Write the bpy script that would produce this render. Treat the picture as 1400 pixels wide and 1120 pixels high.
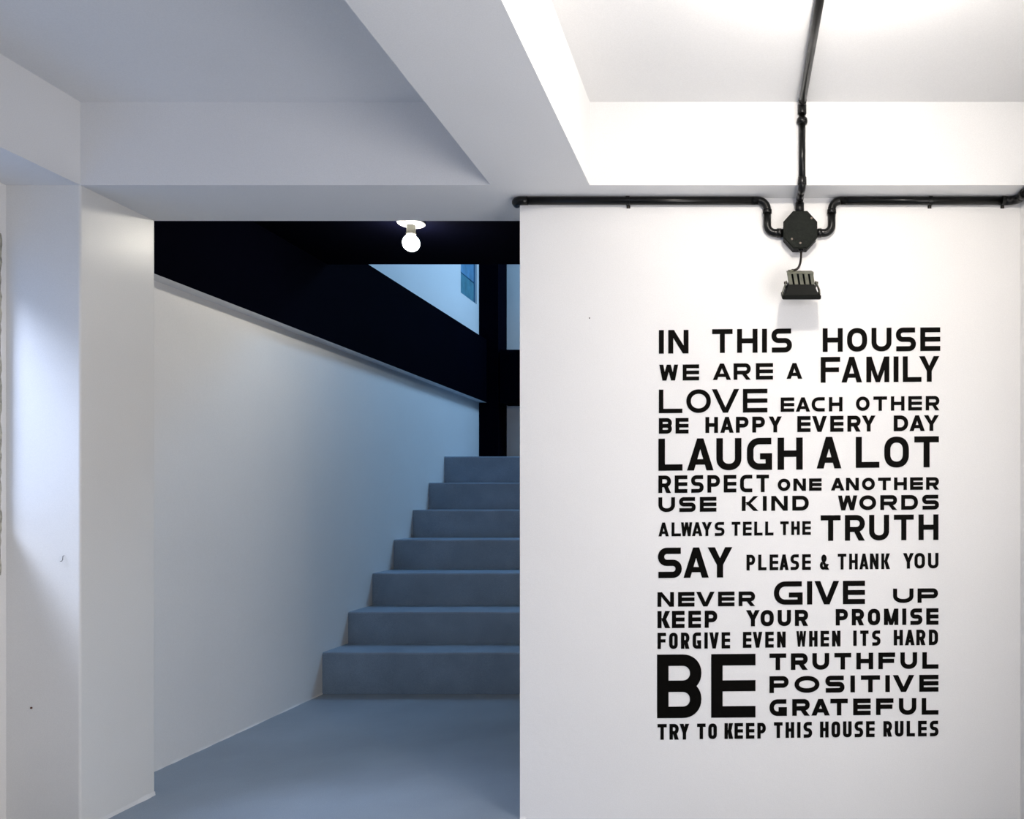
import bpy, bmesh, math, random
from mathutils import Vector, Matrix
random.seed(7)
for o in list(bpy.data.objects): bpy.data.objects.remove(o)
S = bpy.context.scene
COL = S.collection

# ------------------------------------------------------------------ camera
F = 1100.0; VX = 1012.0; VY = 685.0; EYE = 1.056
cam_d = bpy.data.cameras.new('camera'); cam = bpy.data.objects.new('camera', cam_d); COL.objects.link(cam)
cam_d.sensor_fit = 'HORIZONTAL'; cam_d.sensor_width = 36.0; cam_d.lens = F*36/1400
cam_d.shift_x = (700-VX)/1400; cam_d.shift_y = (VY-560)/1400
cam_d.clip_start = 0.05
cam.location = (0, 0, EYE); cam.rotation_euler = (math.radians(90), 0, 0)
S.camera = cam

# ------------------------------------------------------------------ world, lights, exposure
S.view_settings.view_transform = 'Standard'; S.view_settings.look = 'None'
S.view_settings.exposure = 1.0; S.view_settings.gamma = 1.0
S.view_settings.use_curve_mapping = False
w = bpy.data.worlds.new('world'); S.world = w; w.use_nodes = True
w.node_tree.nodes['Background'].inputs[0].default_value = (0.35, 0.55, 1.0, 1)
w.node_tree.nodes['Background'].inputs[1].default_value = 0.5

def area(name, loc, target, sx, sy, power, color):
    l = bpy.data.lights.new(name, 'AREA'); l.shape = 'RECTANGLE'; l.size = sx; l.size_y = sy
    l.energy = power; l.color = color
    o = bpy.data.objects.new(name, l); COL.objects.link(o); o.location = loc
    d = Vector(target)-Vector(loc); o.rotation_euler = d.to_track_quat('-Z', 'Y').to_euler()
    return o
def point(name, loc, power, color, r):
    l = bpy.data.lights.new(name, 'POINT'); l.energy = power; l.color = color; l.shadow_soft_size = r
    o = bpy.data.objects.new(name, l); COL.objects.link(o); o.location = loc
    return o
# daylight through the side window by the pillar
area('daylight_side_window', (-3.5, 1.55, 2.9), (-2.2, 2.5, 1.45), 1.0, 0.8, 52, (0.66, 0.76, 1.0))
# added weak fill from behind the camera, no such source seen
area('fill_back', (-1.2, -2.9, 1.3), (-1.4, 3.0, 1.1), 2.2, 1.5, 6, (0.96, 0.94, 1.0))
# added warm fill from the right, brightening the pillar side and stair wall
area('fill_right', (0.90, 0.95, 1.10), (-1.9, 2.8, 0.10), 1.0, 1.1, 14.5, (1.0, 0.945, 0.90))
# daylight falling through the skylight over the open stairwell
area('daylight_stairwell', (-0.2, 6.62, 4.20), (-0.5, 6.55, 1.9), 1.1, 0.95, 40, (0.30, 0.56, 0.90))
LAMP = (0.225, 1.70, EYE+1.135); BULB = (-1.497, 3.66, EYE+1.178)      # centres of the two lit bulbs
LAMP_STRENGTH, BULB_STRENGTH = 265, 125      # the two bulbs themselves give the light

# ------------------------------------------------------------------ materials
def mat(name, col, rough=0.6, spec=0.5, bump=0.0, bscale=60, var=0.0, vscale=3, metallic=0, emit=None, estr=0, grain=0.0):
    m = bpy.data.materials.new(name); m.use_nodes = True
    nt = m.node_tree; b = nt.nodes['Principled BSDF']
    b.inputs['Base Color'].default_value = (*col, 1); b.inputs['Roughness'].default_value = rough
    b.inputs['Specular IOR Level'].default_value = spec; b.inputs['Metallic'].default_value = metallic
    tc = nt.nodes.new('ShaderNodeTexCoord')
    if var or grain:
        n = nt.nodes.new('ShaderNodeTexNoise'); n.inputs['Scale'].default_value = vscale; n.inputs['Detail'].default_value = 6
        nt.links.new(tc.outputs['Object'], n.inputs['Vector'])
        r = nt.nodes.new('ShaderNodeValToRGB'); r.color_ramp.elements[0].position = .3; r.color_ramp.elements[1].position = .7
        r.color_ramp.elements[0].color = (*[c*(1-var) for c in col], 1); r.color_ramp.elements[1].color = (*[min(1, c*(1+var)) for c in col], 1)
        nt.links.new(n.outputs['Fac'], r.inputs['Fac'])
        out = r.outputs['Color']
        if grain:
            n3 = nt.nodes.new('ShaderNodeTexNoise'); n3.inputs['Scale'].default_value = 330; n3.inputs['Detail'].default_value = 2
            nt.links.new(tc.outputs['Object'], n3.inputs['Vector'])
            mr = nt.nodes.new('ShaderNodeMapRange'); mr.inputs['From Min'].default_value = .3; mr.inputs['From Max'].default_value = .7
            mr.inputs['To Min'].default_value = 1-grain; mr.inputs['To Max'].default_value = 1+grain
            nt.links.new(n3.outputs['Fac'], mr.inputs['Value'])
            mx = nt.nodes.new('ShaderNodeVectorMath'); mx.operation = 'SCALE'
            nt.links.new(out, mx.inputs[0]); nt.links.new(mr.outputs[0], mx.inputs['Scale'])
            out = mx.outputs[0]
        nt.links.new(out, b.inputs['Base Color'])
    if bump:
        n2 = nt.nodes.new('ShaderNodeTexNoise'); n2.inputs['Scale'].default_value = bscale; n2.inputs['Detail'].default_value = 4
        nt.links.new(tc.outputs['Object'], n2.inputs['Vector'])
        bp = nt.nodes.new('ShaderNodeBump'); bp.inputs['Strength'].default_value = bump; bp.inputs['Distance'].default_value = 0.004
        nt.links.new(n2.outputs['Fac'], bp.inputs['Height']); nt.links.new(bp.outputs[0], b.inputs['Normal'])
    if emit:
        b.inputs['Emission Color'].default_value = (*emit, 1); b.inputs['Emission Strength'].default_value = estr
    return m
M_WALL = mat('white_wall_paint', (.80, .785, .765), .55, .35, bump=.12, bscale=35, var=.02, vscale=2, grain=.03)
M_PILL = mat('white_gloss_paint', (.76, .745, .715), .34, .30, bump=.15, bscale=22, var=.02, vscale=3, grain=.03)
M_CEIL = mat('white_ceiling_paint', (.78, .775, .77), .8, .2, bump=.10, bscale=40, var=.02, vscale=2, grain=.03)
M_FLOOR = mat('blue_grey_floor_paint', (.235, .280, .335), .42, .4, bump=.15, bscale=30, var=.10, vscale=2.2, grain=.12)
M_STEP = mat('blue_grey_step_paint', (.205, .275, .360), .5, .35, bump=.2, bscale=40, var=.12, vscale=5, grain=.14)
M_BLACK = mat('black_wall_paint', (.0006, .0008, .0036), .9, .015, bump=.1, var=.1)
M_ROUGH = mat('bare_plaster', (.42, .40, .33), .9, .1, bump=1.0, bscale=120, var=.4, vscale=60)
M_PIPE = mat('black_gloss_conduit', (.003, .003, .0027), .28, .28, bump=.05, var=.2)
M_BOX = mat('black_box_enamel', (.0045, .0062, .0042), .55, .12, bump=.3, bscale=250, var=.5, vscale=120)
M_FLOOD = mat('dark_flood_enamel', (.13, .13, .095), .5, .3, bump=.2, bscale=150, var=.3, vscale=40)
M_FLOODD = mat('black_flood_enamel', (.0025, .003, .002), .5, .12, var=.2)
M_CABLE = mat('dark_brown_cable', (.012, .009, .006), .45, .4)
M_INK = mat('black_vinyl', (.0030, .0027, .0020), .6, .04, var=.1, vscale=80)
M_CERA = mat('white_ceramic', (.85, .85, .82), .25, .5)
M_HOLD = mat('grey_lamp_holder', (.045, .045, .04), .6, .2)
M_BULB = mat('lit_bulb_glass', (1, 1, 1), .3, .5, emit=(1.0, .94, .83), estr=BULB_STRENGTH)
M_LAMP = mat('lit_lamp_glass', (1, 1, 1), .3, .5, emit=(1.0, .93, .84), estr=LAMP_STRENGTH)
M_GLASSP = mat('teal_frosted_pane', (.10, .27, .33), .3, .5, bump=.3, bscale=60, var=.25, vscale=14)
M_GLASSB = mat('blue_frosted_pane', (.13, .30, .46), .3, .5, bump=.3, bscale=60, var=.25, vscale=14)
M_FRAME = mat('painted_window_frame', (.10, .22, .34), .5, .4)
M_WFRAME = mat('white_window_frame', (.7, .7, .7), .5, .4)
M_SCREW = mat('brass_screw', (.12, .10, .085), .5, .5, metallic=.8)
M_LENS = mat('flood_lens', (.3, .3, .3), .1, .5)
M_NAIL = mat('rusty_nail', (.10, .03, .015), .7, .3)

# ------------------------------------------------------------------ mesh helpers
def link(name, bm, m, parent=None, smooth=False):
    me = bpy.data.meshes.new(name); bm.normal_update(); bm.to_mesh(me); bm.free()
    for mm in (m if isinstance(m, (list, tuple)) else [m]): me.materials.append(mm)
    if smooth:
        for p in me.polygons: p.use_smooth = True
    o = bpy.data.objects.new(name, me); COL.objects.link(o)
    if parent is not None:
        o.parent = parent; o.matrix_parent_inverse = Matrix.Translation(-parent.location)
    return o
def box(bm, a, b, jitter=0):
    (x0, y0, z0), (x1, y1, z1) = a, b
    vs = [bm.verts.new(p) for p in ((x0,y0,z0),(x1,y0,z0),(x1,y1,z0),(x0,y1,z0),(x0,y0,z1),(x1,y0,z1),(x1,y1,z1),(x0,y1,z1))]
    fs = []
    for f in ((3,2,1,0),(4,5,6,7),(0,1,5,4),(1,2,6,5),(2,3,7,6),(3,0,4,7)): fs.append(bm.faces.new([vs[i] for i in f]))
    return fs
def boxes(name, L, m, parent=None, bevel=0):
    bm = bmesh.new()
    for a, b in L: box(bm, a, b)
    if bevel: bmesh.ops.bevel(bm, geom=bm.edges[:], offset=bevel, segments=2, affect='EDGES', profile=.7)
    return link(name, bm, m, parent)
def struct(o): o['kind'] = 'structure'; return o
def thing(name, label, cat, loc, group=None):
    o = bpy.data.objects.new(name, None); COL.objects.link(o); o.location = loc; o.empty_display_size = .05
    tag(o, label, cat, group); return o
def tag(o, label, cat, group=None):
    o['label'] = label; o['category'] = cat
    if group: o['group'] = group
    return o
def tube(bm, pts, r, seg=16, caps=True):
    pts = [Vector(p) for p in pts]; rings = []; up = None
    for i, p in enumerate(pts):
        t = (pts[min(i+1, len(pts)-1)]-pts[max(i-1, 0)]).normalized()
        if up is None:
            up = Vector((0, 0, 1)) if abs(t.z) < .9 else Vector((0, 1, 0))
        n = (up-t*up.dot(t)).normalized(); up = n; b = t.cross(n)
        rr = r[i] if isinstance(r, (list, tuple)) else r
        rings.append([bm.verts.new(p+(n*math.cos(a)+b*math.sin(a))*rr) for a in [2*math.pi*k/seg for k in range(seg)]])
    for A, B in zip(rings, rings[1:]):
        for k in range(seg): 
            f = bm.faces.new((A[k], A[(k+1) % seg], B[(k+1) % seg], B[k])); f.smooth = True
    if caps:
        bm.faces.new(rings[0][::-1]); bm.faces.new(rings[-1])
def tube_obj(name, pts, r, m, parent, seg=16):
    bm = bmesh.new(); tube(bm, pts, r, seg)
    bmesh.ops.recalc_face_normals(bm, faces=bm.faces[:])
    return link(name, bm, m, parent)
def arc(c, u, v, r, n=8):      # quarter circle from c+u*r to c+v*r
    c, u, v = Vector(c), Vector(u), Vector(v)
    return [c+u*(r*math.cos(t))+v*(r*math.sin(t)) for t in [math.pi/2*k/n for k in range(n+1)]]
def lathe(bm, prof, c, seg=28):
    rings = []
    for (r, z) in prof:
        rings.append([bm.verts.new((c[0]+r*math.cos(2*math.pi*k/seg), c[1]+r*math.sin(2*math.pi*k/seg), c[2]+z)) for k in range(seg)])
    for A, B in zip(rings, rings[1:]):
        for k in range(seg):
            f = bm.faces.new((A[k], A[(k+1) % seg], B[(k+1) % seg], B[k])); f.smooth = True
    bm.faces.new(rings[0][::-1]); bm.faces.new(rings[-1])
    bmesh.ops.recalc_face_normals(bm, faces=bm.faces[:])
def P(x, y, d): return Vector(((x-VX)*d/F, d, EYE+(VY-y)*d/F))
def Z(z): return EYE+z

# ------------------------------------------------------------------ the setting
ZC = Z(1.270)        # ceiling
ZB = Z(1.005)        # underside of the white beams
ZL = Z(0.8600)       # underside of the black beams
ZU = Z(1.410)        # top of the black side beam
ZR = Z(3.2)          # roof of the upper storey
XL = -2.336; XP = -2.100; XS = -2.283; XR = 0.93
DF, DB = 2.56, 2.887; DW = 2.67
YB = -3.0; YE = 7.29; YSLAB = 4.32; XSR = -0.60; XUR = 1.25

def grid_slab(name, x0, x1, y0, y1, z, m, th=.2, n=40):
    bm = bmesh.new(); box(bm, (x0, y0, z-th), (x1, y1, z)); return link(name, bm, m)
struct(grid_slab('floor', XL-.2, XR+.2, YB-.2, YE, 0, M_FLOOR))
struct(boxes('ceiling', [((XL-.2, YB-.2, ZC), (XR+.2, DB, ZC+.2))], M_CEIL))
struct(boxes('ceiling_stairwell', [((XS-.15, DB, ZC), (XSR+.1, YSLAB, ZC+.2))], M_BLACK))
# left wall with the window opening beside the pillar
W0, W1, WZ0, WZ1 = 1.35, 2.537, Z(-.06), Z(.80)
struct(boxes('wall_left', [((XL-.15, YB, 0), (XL, W0, ZC)), ((XL-.15, W1, 0), (XL, DB, ZC)),
                           ((XL-.15, W0, 0), (XL, W1, WZ0)), ((XL-.15, W0, WZ1), (XL, W1, ZC))], M_WALL))
win = boxes('window_1', [((XL-.135, W0, WZ0), (XL-.10, W0+.04, WZ1)), ((XL-.135, W0+.55, WZ0), (XL-.10, W0+.59, WZ1)),
                        ((XL-.135, W0, WZ0), (XL-.10, W1, WZ0+.04)), ((XL-.135, W0, WZ1-.04), (XL-.10, W1, WZ1))], M_WFRAME)
struct(win)
# rough plaster arris round the window opening
bm = bmesh.new()
for (z0, z1) in [(Z(-.235), Z(.845))]:
    N = 60; prev = None
    for i in range(N+1):
        z = z0+(z1-z0)*i/N; a = random.uniform(.003, .010); p = random.uniform(.0012, .0035)
        ring = [bm.verts.new((XL+.0002, W1-.004, z)), bm.verts.new((XL+p, W1-.003, z)), bm.verts.new((XL+p*.8, W1+a*.8, z)), bm.verts.new((XL+.0002, W1+a, z))]
        if prev:
            for k in range(3): bm.faces.new((prev[k], prev[k+1], ring[k+1], ring[k]))
        prev = ring
bmesh.ops.recalc_face_normals(bm, faces=bm.faces[:])
struct(link('trim_1', bm, M_ROUGH))
struct(boxes('wall_right', [((XR, YB, 0), (XR+.15, .35, ZC)), ((XR, 1.55, 0), (XR+.15, DB, ZC)), ((XR, .35, 0), (XR+.15, 1.55, .52)), ((XR, .35, 1.9), (XR+.15, 1.55, ZC))], M_WALL))
struct(boxes('added_window_4', [((XR+.08, .35, 0.52), (XR+.12, .39, 1.9)), ((XR+.08, 1.51, 0.52), (XR+.12, 1.55, 1.9)), ((XR+.08, .93, 0.52), (XR+.12, .97, 1.9)),
                          ((XR+.08, .35, 0.52), (XR+.12, 1.55, .56)), ((XR+.08, .35, 1.86), (XR+.12, 1.55, 1.9))], M_WFRAME))  # unseen opening and frame added to go with the right fill
# back wall of the room with an unseen wide window added for the fill
struct(boxes('wall_back', [((XL-.15, YB-.15, 0), (XR+.15, YB, .5)), ((XL-.15, YB-.15, 2.05), (XR+.15, YB, ZC)),
                           ((XL-.15, YB-.15, .5), (-2.2, YB, 2.05)), ((-.2, YB-.15, .5), (XR+.15, YB, 2.05))], M_WALL))
struct(boxes('added_window_3', [((-2.2, YB-.1, .5), (-2.16, YB-.06, 2.05)), ((-1.22, YB-.1, .5), (-1.18, YB-.06, 2.05)), ((-.24, YB-.1, .5), (-.2, YB-.06, 2.05)),
                          ((-2.2, YB-.1, .5), (-.2, YB-.06, .54)), ((-2.2, YB-.1, 2.01), (-.2, YB-.06, 2.05))], M_WFRAME))
# text wall
struct(boxes('wall_front', [((-.731, DW, 0), (XR, DB, ZB))], M_WALL))
# beams and pillar
struct(boxes('beam_cross', [((XL, DF, ZB), (XR, DB, ZC))], M_CEIL))
struct(boxes('beam_middle', [((-.794, YB, ZB), (-.479, DF, ZC))], M_CEIL))
struct(boxes('beam_left', [((XL, YB, ZB), (XP, DF, ZC))], M_CEIL))
def rounded_pillar():
    bm = bmesh.new(); box(bm, (XL, DF, 0), (XP, DB, ZB))
    e = [e for e in bm.edges if all(abs(v.co.x-XP) < 1e-4 for v in e.verts) and abs(e.verts[0].co.z-e.verts[1].co.z) > .5]
    bmesh.ops.bevel(bm, geom=e, offset=.006, segments=3, affect='EDGES', profile=.5)
    return link('pillar', bm, M_PILL)
struct(rounded_pillar())
# uneven plaster lip where white plaster meets the floor paint
def lip(name, a, b, n, nrm, wmin=.002, wmax=.012, h=.012):
    bm = bmesh.new(); a, b, nrm = Vector(a), Vector(b), Vector(nrm); prev = None; ww = .006
    for i in range(n+1):
        p = a.lerp(b, i/n); ww = min(wmax, max(wmin, ww+random.uniform(-.0035, .0035)))
        ring = [bm.verts.new(p+nrm*.0002+Vector((0, 0, h+ww))), bm.verts.new(p+nrm*ww*.6+Vector((0, 0, h*.6))), bm.verts.new(p+nrm*ww+Vector((0, 0, .0003)))]
        if prev:
            for k in range(2): bm.faces.new((prev[k], prev[k+1], ring[k+1], ring[k]))
        prev = ring
    bmesh.ops.recalc_face_normals(bm, faces=bm.faces[:])
    return struct(link(name, bm, M_WALL))
lip('trim_2', (XP, DF, 0), (XP, DB, 0), 16, (1, 0, 0))
lip('trim_3', (XS, DB, 0), (XS, 4.395, 0), 60, (1, 0, 0), .001, .004, .005)
lip('trim_4', (-.731, DW, 0), (-.71, DW, 0), 6, (0, -1, 0), .001, .004, .004)
# stairwell walls
G0, G1, GZ0, GZ1 = 6.573, 6.975, Z(1.703), Z(2.62)
struct(boxes('wall_stair_left', [((XS-.15, DB, 0), (XS, G0, ZR)), ((XS-.15, G1, 0), (XS, YE, ZR)),
                                 ((XS-.15, G0, 0), (XS, G1, GZ0)), ((XS-.15, G0, GZ1), (XS, G1, ZR))], M_WALL))
struct(boxes('wall_upper_left', [((XS-.15, 0, ZC+.2), (XS, DB, ZR))], M_WALL))
struct(boxes('wall_stair_back', [((XS-.15, YE, 0), (XUR+.15, YE+.15, ZR))], M_WALL))
struct(boxes('wall_stair_right', [((XSR, DB, 0), (XSR+.1, YE, ZC))], M_BLACK))  # hidden side, made black to cut bounce light on the risers
struct(boxes('floor_upper', [((XSR+.1, YSLAB-.6, ZC+.0), (XUR, YE, ZC+.18))], M_CEIL))
struct(boxes('wall_upper_right', [((XUR, 0, ZC+.2), (XUR+.15, YSLAB-.6, ZR)), ((XUR, YSLAB-.6, ZC), (XUR+.15, YE, ZR))], M_WALL))
struct(boxes('wall_upper_front', [((XS-.15, -.15, ZC+.2), (XUR+.15, 0, ZR))], M_WALL))
struct(boxes('ceiling_upper', [((XS-.15, -.15, ZR), (XUR+.15, 6.12, ZR+.15)), ((XS-.15, 7.12, ZR), (XUR+.15, YE+.15, ZR+.15)), ((XS-.15, 6.12, ZR), (-.78, 7.12, ZR+.15)), ((.38, 6.12, ZR), (XUR+.15, 7.12, ZR+.15))], M_CEIL))
# black painted beams and post, undersides left white
def black_beam(name, a, b, white_under=True):
    bm = bmesh.new(); fs = box(bm, a, b)
    if white_under: fs[0].material_index = 1
    return struct(link(name, bm, [M_BLACK, M_CEIL]))
black_beam('beam_black_side', (XS, DB, ZL), (-2.216, 7.03, ZU))
black_beam('beam_black_back', (-2.10, 7.03, ZL), (XSR, YE, Z(1.322)), False)
struct(boxes('post_black', [((XS, 7.03, Z(.344)), (-2.115, YE, ZR-.02))], M_BLACK))
# pane window on the upper stair wall
w2 = struct(boxes('window_2', [((XS-.06, G0, GZ0), (XS-.015, G0+.012, GZ1)), ((XS-.06, G1-.012, GZ0), (XS-.015, G1, GZ1)),
                               ((XS-.06, G0, GZ0), (XS-.015, G1, GZ0+.012)), ((XS-.06, G0, GZ1-.012), (XS-.015, G1, GZ1))], M_FRAME))
zz = GZ0+.012; k = 0
while zz < GZ1-.05:
    z1 = min(zz+.172, GZ1-.012)
    bm = bmesh.new(); box(bm, (XS-.055, G0+.012, zz+.003), (XS-.022, G1-.012, z1-.003))
    bmesh.ops.bevel(bm, geom=bm.edges[:], offset=.004, segments=1, affect='EDGES')
    link('window_pane', bm, M_GLASSP if k % 2 == 0 else M_GLASSB, w2); zz = z1; k += 1

# ------------------------------------------------------------------ staircase
ND = [4.395, 4.685, 4.993, 5.298, 5.606, 5.895, 6.208]
NZ = [-.829, -.647, -.449, -.2552, -.0632, .134, .344]
st = thing('staircase', 'blue-grey painted concrete stairs rising between white walls', 'stairs', (XS, ND[0], 0))
prevz = 0
for i, (d, z) in enumerate(zip(ND, NZ)):
    bm = bmesh.new(); x0, x1 = XS+.0005, XSR-.0005; d1 = ND[i+1] if i < 6 else YE-.001
    # slightly uneven hand-cast nosing: wavy riser face
    n = 14; rows = []
    for j in range(n+1):
        x = x0+(x1-x0)*j/n; dz = random.uniform(-.0016, .0016); dy = random.uniform(-.002, .002)
        rows.append([bm.verts.new(p) for p in ((x, d+dy*.6, prevz-.02 if i else 0.0005), (x, d+dy, Z(z)-.010+dz), (x, d+dy+.004, Z(z)-.002+dz), (x, d+.016, Z(z)), (x, d1+.02 if i < 6 else d1, Z(z)), (x, d1+.02 if i < 6 else d1, prevz-.02 if i else 0.0005))])
    for A, B in zip(rows, rows[1:]):
        for k in range(6): bm.faces.new((A[k], A[(k+1) % 6], B[(k+1) % 6], B[k]))
    bm.faces.new(rows[0]); bm.faces.new(rows[-1][::-1]); bmesh.ops.recalc_face_normals(bm, faces=bm.faces[:])
    link('step', bm, M_STEP, st); prevz = Z(z)

# ------------------------------------------------------------------ stair bulb
bt = thing('ceiling_bulb', 'lit bare round bulb in white holder on black stairwell ceiling', 'light bulb', (BULB[0], BULB[1], ZC))
bm = bmesh.new(); lathe(bm, [(.060, 0), (.062, -.003), (.060, -.009), (.050, -.014), (.024, -.016)], (BULB[0], BULB[1], ZC)); link('ceiling_rose', bm, M_CERA, bt)
bm = bmesh.new(); lathe(bm, [(.0195, -.015), (.0195, -.050), (.0215, -.052), (.0215, -.059), (.018, -.060)], (BULB[0], BULB[1], ZC)); link('bulb_holder', bm, M_HOLD, bt)
bm = bmesh.new()
pr = [(.016, .038)]+[(.037*math.cos(a), .037*math.sin(a)) for a in [math.radians(t) for t in range(62, -86, -9)]]
lathe(bm, [(r, z) for r, z in pr], (BULB[0], BULB[1], BULB[2]-.005)); link('bulb', bm, M_BULB, bt)
# room lamp (its light is the one that brightens the text wall)
lt = thing('ceiling_lamp', 'bare bulb lamp fed by the ceiling conduit above the lettered wall', 'lamp', (LAMP[0], LAMP[1], ZC))
bm = bmesh.new(); lathe(bm, [(.05, 0), (.052, -.008), (.045, -.026), (.024, -.030), (.022, -.060), (.018, -.062)], (LAMP[0], LAMP[1], ZC)); link('lamp_holder', bm, M_FLOODD, lt)
bm = bmesh.new(); lathe(bm, [(r*.85, z*.85) for r, z in pr], (LAMP[0], LAMP[1], LAMP[2]+.005)); link('bulb', bm, M_LAMP, lt)

# ------------------------------------------------------------------ conduits
RV = .0108; RH = .0130; PX = .196
DWP = DW-RH-.001                      # centre line of pipes on the text wall
ZP = ZB-RH-.001
BX, BZ = PX, EYE+(VY-318.5)*2.655/F   # junction box centre
bw, bh = .0555, .0615                 # half sizes
def coupling(c, ax, L, r, parent, name='coupling'):
    c, ax = Vector(c), Vector(ax)
    return tube_obj(name, [c-ax*L/2, c-ax*(L/2-.0015), c+ax*(L/2-.0015), c+ax*L/2], [r*.93, r, r, r*.93], M_PIPE, parent, 18)
def clip(x, z, d, parent):
    bm = bmesh.new()
    # saddle strap round the pipe with a screw tab below
    for i in range(10):
        a0, a1 = math.pi*(-.5+i/10)*1.0, math.pi*(-.5+(i+1)/10)
        r0, r1 = RH+.0006, RH+.0022
        q = []
        for a in (a0, a1):
            for r in (r0, r1): q.append((-math.cos(a)*r, math.sin(a)*r))
        v = [bm.verts.new((x+s, d+p[0], z+p[1])) for p in q for s in (-.006, .006)]
        for f in ((0,1,5,4),(2,6,7,3),(0,4,6,2),(1,3,7,5)): bm.faces.new([v[k] for k in f])
    box(bm, (x-.006, DW-.003, z-RH-.0075), (x+.006, DW-.0005, z-RH+.002))
    bmesh.ops.recalc_face_normals(bm, faces=bm.faces[:])
    c = link('pipe_clip', bm, M_PIPE, parent)
    bm = bmesh.new(); tube(bm, [(x, DW-.003, z-RH-.004), (x, DW-.006, z-RH-.004)], .0032, 10); bmesh.ops.recalc_face_normals(bm, faces=bm.faces[:]); link('screw', bm, M_SCREW, c)
# left run
xl = (1049-VX)*2.657/F; xr = (1137-VX)*2.657/F
cl = thing('conduit_pipe', 'black conduit running left from the octagonal box round the wall corner', 'pipe', (-.2, DWP, ZP))
EL = .030
tube_obj('pipe', [(-.731+.02, DWP, ZP), (xl-EL-.01, DWP, ZP)], RH, M_PIPE, cl)
ex = -.731-RH-.001
tube_obj('elbow', [(-.731+.03, DWP, ZP)]+arc((ex+.022, DWP+.022, ZP), (0, -1, 0), (-1, 0, 0), .022, 8)+[(ex, DWP+.03, ZP)], RH+.0009, M_PIPE, cl)
tube_obj('elbow', [(xl-EL-.022, DWP, ZP), (xl-EL, DWP, ZP)]+arc((xl-EL, DWP, ZP-EL), (0, 0, 1), (1, 0, 0), EL, 9)+[(xl, DWP, ZP-EL-.008)], RH, M_PIPE, cl)
coupling((xl, DWP, ZP-EL-.006), (0, 0, 1), .014, RH+.0022, cl)
tube_obj('elbow', [(xl, DWP, ZP-EL-.008)]+[p for p in arc((xl+.026, DWP, BZ+.026), (-1, 0, 0), (0, 0, -1), .026, 9)]+[(BX-bw+.004, DWP, BZ)], RH, M_PIPE, cl)
coupling((BX-bw-.012, DWP, BZ), (1, 0, 0), .016, RH+.0018, cl)
clip((858.5-VX)*DWP/F, ZP, DWP, cl)
# right run
cr = thing('conduit_pipe', 'black conduit running right from the octagonal box to the side wall', 'pipe', (.6, DWP, ZP))
tube_obj('pipe', [(xr+EL+.01, DWP, ZP), (XR-.045, DWP, ZP)], RH, M_PIPE, cr)
tube_obj('elbow', [(xr+EL+.022, DWP, ZP), (xr+EL, DWP, ZP)]+arc((xr+EL, DWP, ZP-EL), (0, 0, 1), (-1, 0, 0), EL, 9)+[(xr, DWP, ZP-EL-.008)], RH, M_PIPE, cr)
coupling((xr, DWP, ZP-EL-.006), (0, 0, 1), .014, RH+.0022, cr)
tube_obj('elbow', [(xr, DWP, ZP-EL-.008)]+arc((xr-.026, DWP, BZ+.026), (1, 0, 0), (0, 0, -1), .026, 9)+[(BX+bw-.004, DWP, BZ)], RH, M_PIPE, cr)
coupling((BX+bw+.010, DWP, BZ), (1, 0, 0), .014, RH+.0018, cr)
rx = XR-RH-.002
tube_obj('elbow', [(XR-.055, DWP, ZP)]+arc((rx-.030, DWP-.030, ZP), (0, 1, 0), (1, 0, 0), .030, 9)+[(rx, DWP-.05, ZP)], RH+.0012, M_PIPE, cr)
coupling((rx, DWP-.055, ZP), (0, 1, 0), .022, RH+.003, cr)
tube_obj('pipe', [(rx, DWP-.05, ZP), (rx, 0.4, ZP)], RH, M_PIPE, cr)
clip((1272-VX)*DWP/F, ZP, DWP, cr); clip((1372-VX)*DWP/F, ZP, DWP, cr)
# vertical drop over the beam into the box
yv = DF-RV-.002
cv = thing('conduit_pipe', 'black conduit dropping down the beam face into the octagonal box', 'pipe', (PX, yv, ZB+.13))
tube_obj('pipe', [(PX, yv, ZC-.045), (PX, yv, ZB-.004)], RV, M_PIPE, cv)
coupling((PX, yv, ZC-.030), (0, 0, 1), .030, .0138, cv)
bm = bmesh.new(); lathe(bm, [(.0110, -.012), (.0165, -.007), (.0175, 0), (.0165, .007), (.0110, .011)], (PX, yv, ZC-.067), 18); link('ring_nut', bm, M_PIPE, cv)
coupling((PX, yv, ZB+.008), (0, 0, 1), .024, .0140, cv)
tube_obj('elbow', [(PX, yv, ZB+.0)]+arc((PX, yv+.012, ZB-.001), (0, -1, 0), (0, 0, -1), .012, 6)+[(PX, yv+.03, ZB-.0135)], .0118, M_PIPE, cv)
tube_obj('pipe', [(PX, yv+.025, ZB-.0135), (PX, DWP-.02, ZB-.0135)], RV, M_PIPE, cv)
tube_obj('elbow', [(PX, DWP-.026, ZB-.0135)]+arc((PX, DWP-.014, ZB-.0275), (0, 0, 1), (0, 1, 0), .014, 6)+[(PX, DWP, ZB-.034)], .0118, M_PIPE, cv)
coupling((PX, DWP, ZB-.036), (0, 0, 1), .030, .0148, cv)
tube_obj('pipe', [(PX, DWP, ZB-.034), (PX, DWP, BZ+bh-.004)], RV, M_PIPE, cv)
# pipe on the ceiling from the lamp
zc = ZC-.0125
cc = thing('conduit_pipe', 'straight conduit along the bright ceiling meeting the beam face', 'pipe', (PX, 2.1, zc))
tube_obj('pipe', [(PX+.006, LAMP[1]+.01, zc), (PX, yv-.02, zc)], .0115, M_PIPE, cc)
tube_obj('elbow', [(PX, yv-.026, zc), (PX, yv-.020, zc)]+arc((PX, yv-.012, zc-.012), (0, 0, 1), (0, 1, 0), .012, 6)+[(PX, yv, ZC-.030)], .0128, M_PIPE, cc)

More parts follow.
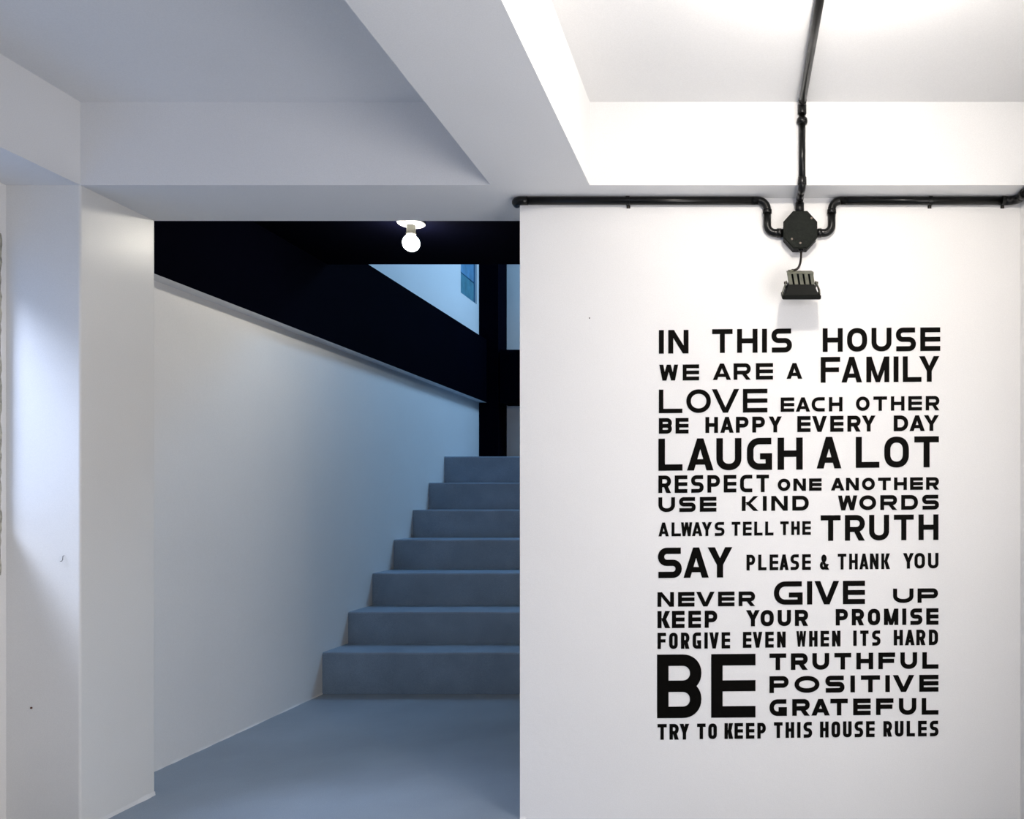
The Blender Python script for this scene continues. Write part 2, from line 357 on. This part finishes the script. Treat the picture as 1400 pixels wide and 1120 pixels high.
# ------------------------------------------------------------------ octagonal junction box
jb = thing('junction_box', 'black octagonal junction box where the conduits meet above floodlight', 'junction box', (BX, DW, BZ))
def octagon(bm, hx, hz, y0, y1, c=.42):
    k = 1-c
    P8 = [(-hx*c, hz), (hx*c, hz), (hx, hz*c), (hx, -hz*c), (hx*c, -hz), (-hx*c, -hz), (-hx, -hz*c), (-hx, hz*c)]
    a = [bm.verts.new((BX+p[0], y0, BZ+p[1])) for p in P8]; b = [bm.verts.new((BX+p[0], y1, BZ+p[1])) for p in P8]
    bm.faces.new(a); bm.faces.new(b[::-1])
    for i in range(8): bm.faces.new((a[i], b[i], b[(i+1) % 8], a[(i+1) % 8]))
    bmesh.ops.recalc_face_normals(bm, faces=bm.faces[:])
bm = bmesh.new(); octagon(bm, bw-.002, bh-.002, DW-.042, DW-.0006)
link('box_body', bm, M_FLOODD, jb)
bm = bmesh.new(); octagon(bm, bw, bh, DW-.049, DW-.042); bmesh.ops.bevel(bm, geom=[e for e in bm.edges if all(v.co.y < DW-.0485 for v in e.verts)], offset=.003, segments=2, affect='EDGES')
cv_ = link('box_cover', bm, M_BOX, jb)
for (sx, sz) in ((.66, .60), (-.50, -.50), (.0, -.72)):
    bm = bmesh.new(); tube(bm, [(BX+bw*sx, DW-.0485, BZ+bh*sz), (BX+bw*sx, DW-.0505, BZ+bh*sz)], [.0040, .0032], 12); bmesh.ops.recalc_face_normals(bm, faces=bm.faces[:])
    link('screw', bm, M_SCREW, cv_)
bm = bmesh.new(); tube(bm, [(BX+.004, DW-.03, BZ-bh+.003), (BX+.004, DW-.03, BZ-bh-.006)], .009, 14); bmesh.ops.recalc_face_normals(bm, faces=bm.faces[:]); link('cable_gland', bm, M_PIPE, jb)

# ------------------------------------------------------------------ floodlight
FD = 2.575                                   # centre distance
FX = (1096.5-VX)*(FD-.045)/F; fz = lambda y: EYE+(VY-y)*(FD-.045)/F
fl = thing('floodlight', 'small black finned floodlight on wall bracket under the octagonal box', 'floodlight', (FX, DW, fz(385)))
zm = fz(385.5); zt, z1, z2, z3 = zm+.042, zm+.007, zm-.024, zm-.0370
TILT = Matrix.Translation((0, FD, zm)) @ Matrix.Rotation(math.radians(22), 4, 'X') @ Matrix.Translation((0, -FD, -zm))
def frust(bm, hx0, hy0, za, hx1, hy1, zb, cy0=FD, cy1=FD, x0=FX, x1=FX):
    a = [bm.verts.new((x0+sx*hx0, cy0+sy*hy0, za)) for sx, sy in ((-1,-1),(1,-1),(1,1),(-1,1))]
    b = [bm.verts.new((x1+sx*hx1, cy1+sy*hy1, zb)) for sx, sy in ((-1,-1),(1,-1),(1,1),(-1,1))]
    bm.faces.new(a[::-1]); bm.faces.new(b)
    for i in range(4): bm.faces.new((a[i], a[(i+1) % 4], b[(i+1) % 4], b[i]))
    for v in a+b: v.co = TILT @ v.co
HX = .0615
bm = bmesh.new(); frust(bm, HX, .046, z3, HX, .046, z2); bmesh.ops.bevel(bm, geom=bm.edges[:], offset=.002, segments=2, affect='EDGES'); bmesh.ops.recalc_face_normals(bm, faces=bm.faces[:])
link('front_rim', bm, M_FLOODD, fl)
bm = bmesh.new(); frust(bm, HX-.006, .040, z3-.001, HX-.006, .040, z3+.001); link('glass_lens', bm, M_LENS, fl)
bm = bmesh.new(); frust(bm, .0535, .040, z2, .0405, .028, z1); bmesh.ops.recalc_face_normals(bm, faces=bm.faces[:]); link('housing', bm, M_FLOODD, fl)
bm = bmesh.new(); frust(bm, .038, .017, z1, .038, .015, zt+.001); bmesh.ops.recalc_face_normals(bm, faces=bm.faces[:]); link('heat_sink_core', bm, M_FLOODD, fl)
for i in range(5):                              # cooling fins, leaning as in the photograph
    cx = FX-.0335+i*.0175
    bm = bmesh.new(); frust(bm, .0055, .029, z1+.0005, .0055, .026, zt-.002, x0=cx, x1=cx-.006); bmesh.ops.recalc_face_normals(bm, faces=bm.faces[:]); link('cooling_fin', bm, M_FLOOD, fl)
bm = bmesh.new(); frust(bm, .0405, .029, zt-.002, .0405, .029, zt+.0015, x0=FX-.005, x1=FX-.005); bmesh.ops.recalc_face_normals(bm, faces=bm.faces[:]); link('top_plate', bm, M_FLOOD, fl)
for s in (-1, 1):                               # side arms of the bracket: an ear on the housing and a strip to the wall
    bm = bmesh.new()
    def plate(pts, xs, tilt):
        a = [bm.verts.new((FX+s*x, FD+y, z)) for (y, z), x in zip(pts, xs)]; b = [bm.verts.new((FX+s*(x+.0025), FD+y, z)) for (y, z), x in zip(pts, xs)]
        bm.faces.new(a); bm.faces.new(b[::-1])
        for i in range(len(pts)): bm.faces.new((a[i], b[i], b[(i+1) % len(pts)], a[(i+1) % len(pts)]))
        if tilt:
            for v in a+b: v.co = TILT @ v.co
    plate([(-.030, z2+.001), (-.024, z2+.016), (-.010, z1+.008), (.010, z1+.008), (.016, z2+.001)], [.0585, .0570, .0455, .0455, .0585], True)
    plate([(-.010, z1+.004), (DW-FD-.003, z1+.004), (DW-FD-.003, z1-.010), (-.010, z1-.010)], [.0475]*4, False)
    bmesh.ops.recalc_face_normals(bm, faces=bm.faces[:]); ar = link('bracket_arm', bm, M_FLOOD, fl)
    bm = bmesh.new(); tube(bm, [(FX+s*.044, FD-.004, z1+.001), (FX+s*.0545, FD-.004, z1+.001)], .0045, 10); bmesh.ops.recalc_face_normals(bm, faces=bm.faces[:]); link('bolt', bm, M_SCREW, ar)
boxes('bracket_plate', [((FX-.050, DW-.004, z1-.010), (FX+.050, DW-.0006, z1+.004))], M_FLOOD, fl)
# gland and cable
bm = bmesh.new(); tube(bm, [(FX-.034, FD-.018, zt-.006), (FX-.034, FD-.021, zt+.003)], .0085, 12); bmesh.ops.recalc_face_normals(bm, faces=bm.faces[:]); link('cable_gland', bm, M_FLOOD, fl)
A = Vector((BX+.004, DW-.03, BZ-bh-.004)); B = Vector((FX-.031, FD-.020, zt+.002))
C1 = A+Vector((-.001, -.005, -.032)); C2 = B+Vector((.030, .004, -.002))
cab = []
for i in range(17):
    t = i/16; cab.append(A*(1-t)**3+C1*3*t*(1-t)**2+C2*3*t*t*(1-t)+B*t**3)
tube_obj('power_cable', cab, .0038, M_CABLE, fl, 10)

# ------------------------------------------------------------------ lettering on the wall
TH = .0007
class Glyph:
    """strokes in a w x h box (y up), uniform stroke t, all as convex quads"""
    def __init__(s, w, h, t): s.w, s.h, s.t = w, h, t; s.q = []
    def rect(s, x0, y0, x1, y1): s.q.append([(x0, y0), (x1, y0), (x1, y1), (x0, y1)])
    def diag(s, xb, yb, xt, yt, t=None):           # slanted stroke with level ends; xb, xt are centre x
        t = t or s.t; hw = t*math.hypot(xt-xb, yt-yb)/abs(yt-yb)/2
        s.q.append([(xb-hw, yb), (xb+hw, yb), (xt+hw, yt), (xt-hw, yt)])
    def path(s, outer, inner):
        for i in range(len(outer)-1): s.q.append([outer[i], outer[i+1], inner[i+1], inner[i]])
    def arc(s, cx, cy, rx, ry, a0, a1, e=2.0, n=12):
        def pt(a, x, y):
            c, sn = math.cos(a), math.sin(a)
            return (cx+x*math.copysign(abs(c)**(2/e), c), cy+y*math.copysign(abs(sn)**(2/e), sn))
        A = [math.radians(a0+(a1-a0)*k/n) for k in range(n+1)]
        s.path([pt(a, rx, ry) for a in A], [pt(a, max(rx-s.t, .02*s.t), max(ry-s.t, .02*s.t)) for a in A])
def glyph(ch, w, h, t):
    g = Glyph(w, h, t); R = g.rect; e = 2.25
    m = h*.5
    if ch == 'I': R(0, 0, t, h)
    elif ch == 'L': R(0, 0, t, h); R(t, 0, w, t*.98)
    elif ch in 'EF':
        R(0, 0, t, h); R(t, h-t, w, h); R(t, m-t*.48, w*(1 if ch == 'E' else .94), m+t*.48)
        if ch == 'E': R(t, 0, w, t)
    elif ch == 'H': R(0, 0, t, h); R(w-t, 0, w, h); R(t, m-t*.5, w-t, m+t*.5)
    elif ch == 'T': R(0, h-t, w, h); R(w/2-t/2, 0, w/2+t/2, h-t)
    elif ch == 'N':
        R(0, 0, t, h); R(w-t, 0, w, h); dw = min(t*1.15, w*.36); g.q.append([(0, h), (dw, h), (w, 0), (w-dw, 0)])
    elif ch == 'M':
        R(0, 0, t, h); R(w-t, 0, w, h); dw = t*1.05
        g.q.append([(0, h), (dw, h), (w/2+t*.42, 0), (w/2-t*.42, 0)]); g.q.append([(w-dw, h), (w, h), (w/2+t*.42, 0), (w/2-t*.42, 0)])
    elif ch == 'W':
        hw = min(t*.52, w*.12); a = [(hw, h), (w*.27, 0), (w*.5, h), (w*.73, 0), (w-hw, h)]
        for p, q in zip(a, a[1:]): g.q.append([(p[0]-hw, p[1]), (p[0]+hw, p[1]), (q[0]+hw, q[1]), (q[0]-hw, q[1])])
    elif ch == 'V':
        hw = t*math.hypot(w/2, h)/h/2*1.0; g.q.append([(0, h), (2*hw, h), (w/2+hw*.95, 0), (w/2-hw*.95, 0)]); g.q.append([(w-2*hw, h), (w, h), (w/2+hw*.95, 0), (w/2-hw*.95, 0)])
    elif ch == 'A':
        hw = t*math.hypot(w/2, h)/h/2; g.q.append([(0, 0), (2*hw, 0), (w/2+hw*.9, h), (w/2-hw*.9, h)]); g.q.append([(w-2*hw, 0), (w, 0), (w/2+hw*.9, h), (w/2-hw*.9, h)])
        y0, y1 = h*.18, h*.18+t*.85; R(w*.5*y0/h+hw, y0, w-w*.5*y0/h-hw, y1)
    elif ch == 'Y':
        hw = t*.58; g.q.append([(0, h), (2*hw, h), (w/2+t/2, h*.42), (w/2-t/2, h*.42)]); g.q.append([(w-2*hw, h), (w, h), (w/2+t/2, h*.42), (w/2-t/2, h*.42)]); R(w/2-t/2, 0, w/2+t/2, h*.42)
    elif ch == 'K':
        R(0, 0, t, h); hw = t*.62
        g.q.append([(w-2*hw, h), (w, h), (t+t*.9, m-t*.35), (t, m-t*.35)]); g.q.append([(w-2*hw, 0), (w+t*.05, 0), (t*1.9, m+t*.55), (t*.9, m+t*.3)])
    elif ch == 'O':
        if h > w*1.12:
            r = w/2; ry = min(h/2, r*1.08)
            g.arc(w/2, h-ry, r, ry, 0, 180, e, 18); g.arc(w/2, ry, r, ry, 180, 360, e, 18)
            if h-2*ry > 1e-6: R(0, ry, t, h-ry); R(w-t, ry, w, h-ry)
        else: g.arc(w/2, h/2, w/2, h/2, 0, 360, 2.08, 40)
    elif ch == 'U':
        ry = min(w/2*.95, h*.5); R(0, ry, t, h); R(w-t, ry, w, h); g.arc(w/2, ry, w/2, ry, 180, 360, 2.15, 20)
    elif ch in 'CG':
        rx = min(w*.52, h*.5 if h <= w*1.12 else w*.5); ry = min(h/2, w*.5 if h > w*1.12 else h/2)
        g.arc(rx, h-ry, rx, ry, 90, 180, 2.1); g.arc(rx, ry, rx, ry, 180, 270, 2.1)
        if h-2*ry > 1e-6: R(0, ry, t, h-ry)
        R(rx, h-t, w*.97, h)
        if ch == 'C': R(rx, 0, w*.97, t)
        else: R(rx, 0, w, t); R(w-t, t, w, m+t*.1); R(w*.52, m-t*.85, w-t, m+t*.1)
    elif ch == 'D':
        rx = min(w*.55, h*.5); ry = min(h/2, rx*1.1); R(0, 0, t, h); R(t, h-t, w-rx, h); R(t, 0, w-rx, t)
        g.arc(w-rx, h-ry, rx, ry, 0, 90, 2.1); g.arc(w-rx, ry, rx, ry, 270, 360, 2.1)
        if h-2*ry > 1e-6: R(w-t, ry, w, h-ry)
    elif ch in 'PRB':
        b = h*.5-t*.5 if ch == 'B' else h*.42-t*.42       # underside of the upper bowl
        hh = h-b; r = min(hh/2, w*.5); R(0, 0, t, h); R(t, h-t, w-r, h); R(t, b, w-r, b+t)
        g.arc(w-r, h-hh/2, r, hh/2, -90, 90, 2.1, 18)
        if ch == 'B':
            h2 = h*.5+t*.5; r = min(h2/2, w*.5); R(t, 0, w-r, t); g.arc(w-r, h2/2, r, h2/2, -90, 90, 2.1, 18)
        if ch == 'R': g.q.append([(w-t*1.2, 0), (w, 0), (w*.55+t*.6, b+t*.4), (w*.55-t*.5, b+t*.4)])
    elif ch == 'S':
        hh = h/2+t/2; r = min(hh/2, w*.5); ry = hh/2
        g.arc(r, h-ry, r, ry, 90, 270, 2.1, 18); R(r, h-t, w*.96, h); R(r, h-hh, w-r, h-hh+t)
        g.arc(w-r, ry, r, ry, -90, 90, 2.1, 18); R(w*.02, 0, w-r, t)
    elif ch == '&':
        u = w; hh = h*.52; g.arc(u*.44, h-hh*.5, u*.28, hh*.5, 0, 360, 2.0, 20)
        g.arc(u*.38, h*.28, u*.38, h*.28, 110, 330, 2.0, 16)
        g.q.append([(u*.20, h*.64), (u*.36, h*.70), (u, 0), (u-t*1.35, 0)])
        g.q.append([(u*.62, h*.16), (u*.74, h*.10), (u*.98, h*.36), (u*.98-t*.9, h*.40)])
    return g.q
KERN = {'FA': .30, 'LY': -.55, 'AY': -.2, 'YA': -.2, 'LO': .9, 'OV': .2, 'VE': .85, 'AT': .1, 'TA': .1, 'PL': 1, 'RY': .3, 'LA': .8, 'RA': .3,
        'LW': 0, 'WA': -.1, 'AU': .5, 'VA': 0, 'UL': 1, 'EY': .3, 'KE': .5, 'PP': 1, 'AP': .6, 'HA': .6, 'DA': .3, 'EA': .4, 'AC': .4, 'AR': .5, 'AS': .6, 'RU': .9, 'TI': .9, 'IV': .5, 'EV': .4, 'AN': .5, 'WO': .5, 'YO': .2, 'SA': .3, 'TO': .9, 'TR': .9, 'AK': .6}
WREL = {'M': 1.18, 'W': 1.15, 'V': 1.12, 'A': 1.06, 'Y': 1.04, 'L': .96, '&': 1.0}
letters = thing('wall_lettering', 'black capital lettering of house rules stuck on the white wall', 'wall lettering', (.3, DW, 0))
DT = DW-.0006; SC = 1400/430.0
def word(txt, x0, x1, y0, y1, t, crop, gf=.22):
    """x0..y1 in the measured sheet's units; slope is the hand-set rise of the rows"""
    X0, X1 = 880+x0/SC, 880+x1/SC; Y0, Y1 = crop+y0/SC, crop+y1/SC; T = t/SC
    k = DW/F
    Wd, Hd, Td = (X1-X0)*k, (Y1-Y0)*k, T*k
    rel = [0 if c == 'I' else (1.3 if txt+c in ('GIVEG', 'POSITIVEO') else WREL.get(c, 1)) for c in txt]; nI = txt.count('I')
    gaps = [gf*KERN.get(a+b, 1) for a, b in zip(txt, txt[1:])]
    u = (Wd-nI*Td)/(sum(rel)+sum(gaps))
    x = 0; ox, oz = (X0-VX)*k, EYE+(VY-Y1)*k
    for i, c in enumerate(txt):
        w = Td if c == 'I' else rel[i]*u
        bm = bmesh.new()
        for qi, q in enumerate(glyph(c, w, Hd, Td)):
            # rows climb slightly to the right
            A = [(ox+x+p[0], oz+p[1]+(x+p[0])*.0085) for p in q]
            area2 = sum(A[j][0]*A[(j+1) % 4][1]-A[(j+1) % 4][0]*A[j][1] for j in range(4))
            if area2 < 0: A = A[::-1]
            fr = [bm.verts.new((a[0], DT-TH-qi*2e-5, a[1])) for a in A]; bk = [bm.verts.new((a[0], DT, a[1])) for a in A]
            bm.faces.new(fr); bm.faces.new(bk[::-1])
            for j in range(4): bm.faces.new((fr[j], bk[j], bk[(j+1) % 4], fr[(j+1) % 4]))
        link('letter', bm, M_INK, letters)
        x += w+(gaps[i]*u if i < len(gaps) else 0)
A_, B_, C_, D_ = 430, 580, 730, 850
for a in [
 ('IN',68,200,70,175,22,A_), ('THIS',305,660,66,172,22,A_), ('HOUSE',797,1320,62,167,22,A_),
 ('WE',70,247,224,295,17,A_,.28), ('ARE',308,576,219,292,17,A_,.3), ('A',636,706,217,287,17,A_), ('FAMILY',788,1316,190,304,22,A_),
 ('LOVE',68,551,335,440,20,A_,.18), ('EACH',610,885,370,434,15,A_,.28), ('OTHER',945,1316,366,430,15,A_,.28),
 ('BE',68,200,462,531,17,A_,.28), ('HAPPY',275,615,457,528,17,A_,.3), ('EVERY',684,1032,453,524,17,A_,.3), ('DAY',1113,1314,450,520,17,A_,.3),
 ('LAUGH',66,708,65,208,29,B_), ('A',770,880,57,198,29,B_), ('LOT',944,1314,57,195,27,B_),
 ('RESPECT',66,558,229,307,17,B_,.3), ('ONE',597,792,243,298,15,B_,.25), ('ANOTHER',833,1314,240,296,15,B_,.25),
 ('USE',66,324,326,392,17,B_,.25), ('KIND',437,735,321,387,17,B_,.28), ('WORDS',865,1314,318,384,17,B_,.25),
 ('ALWAYS',66,360,438,500,13,B_,.28), ('TELL',392,578,435,497,13,B_,.3), ('THE',608,744,433,494,13,B_,.3), ('TRUTH',788,1312,406,520,23,B_,.24),
 ('SAY',64,395,62,197,28,C_,.24), ('PLEASE',458,744,93,163,14,C_,.36), ('&',784,826,92,160,13,C_), ('THANK',864,1096,89,159,13,C_,.32), ('YOU',1154,1312,86,155,14,C_,.3),
 ('NEVER',62,496,260,325,17,C_,.25), ('GIVE',580,985,212,316,23,C_,.2), ('UP',1110,1310,244,308,18,C_,.2),
 ('KEEP',62,328,344,420,18,C_,.3), ('YOUR',456,732,340,412,18,C_,.3), ('PROMISE',855,1312,335,408,18,C_,.32),
 ('FORGIVE',62,385,50,122,15,D_,.38), ('EVEN',442,632,46,117,15,D_,.4), ('WHEN',680,876,42,112,15,D_,.36), ('ITS',933,1054,40,108,15,D_,.42), ('HARD',1113,1310,37,106,15,D_,.38),
 ('BE',60,498,147,430,51,D_,.22),
 ('TRUTHFUL',560,1312,142,216,20,D_,.31), ('POSITIVE',560,1312,243,318,20,D_,.31), ('GRATEFUL',560,1312,346,420,20,D_,.31),
 ('TRY',62,203,456,526,15,D_,.34), ('TO',238,326,454,523,15,D_,.36), ('KEEP',360,544,452,522,15,D_,.34), ('THIS',580,750,448,518,15,D_,.34),
 ('HOUSE',785,1028,445,516,15,D_,.34), ('RULES',1067,1312,443,512,15,D_,.36)]:
    word(*a)

# ------------------------------------------------------------------ small marks on the walls
def nail(x, y, d, r, label, m=M_NAIL):
    p = P(x, y, d); bm = bmesh.new(); tube(bm, [(p.x, d-.0001, p.z), (p.x, d-.0025, p.z)], [r, r*.8], 10); bmesh.ops.recalc_face_normals(bm, faces=bm.faces[:])
    tag(link('nail', bm, m), label, 'nail')
nail(43, 968, DF, .0036, 'small rusty nail head low on the pillar front')
nail(806, 435, DW, .0022, 'tiny dark nail head on white wall left of lettering', M_CABLE)
hk = P(87, 765, DF)
bm = bmesh.new()
tube(bm, [(hk.x+.002, DF-.0008, hk.z+.012), (hk.x+.002, DF-.005, hk.z+.011), (hk.x+.003, DF-.007, hk.z), (hk.x, DF-.008, hk.z-.006), (hk.x-.005, DF-.007, hk.z-.005)], .0009, 8)
bmesh.ops.recalc_face_normals(bm, faces=bm.faces[:])
tag(link('wall_hook', bm, M_CABLE), 'tiny bent wire hook on the pale pillar front', 'hook')
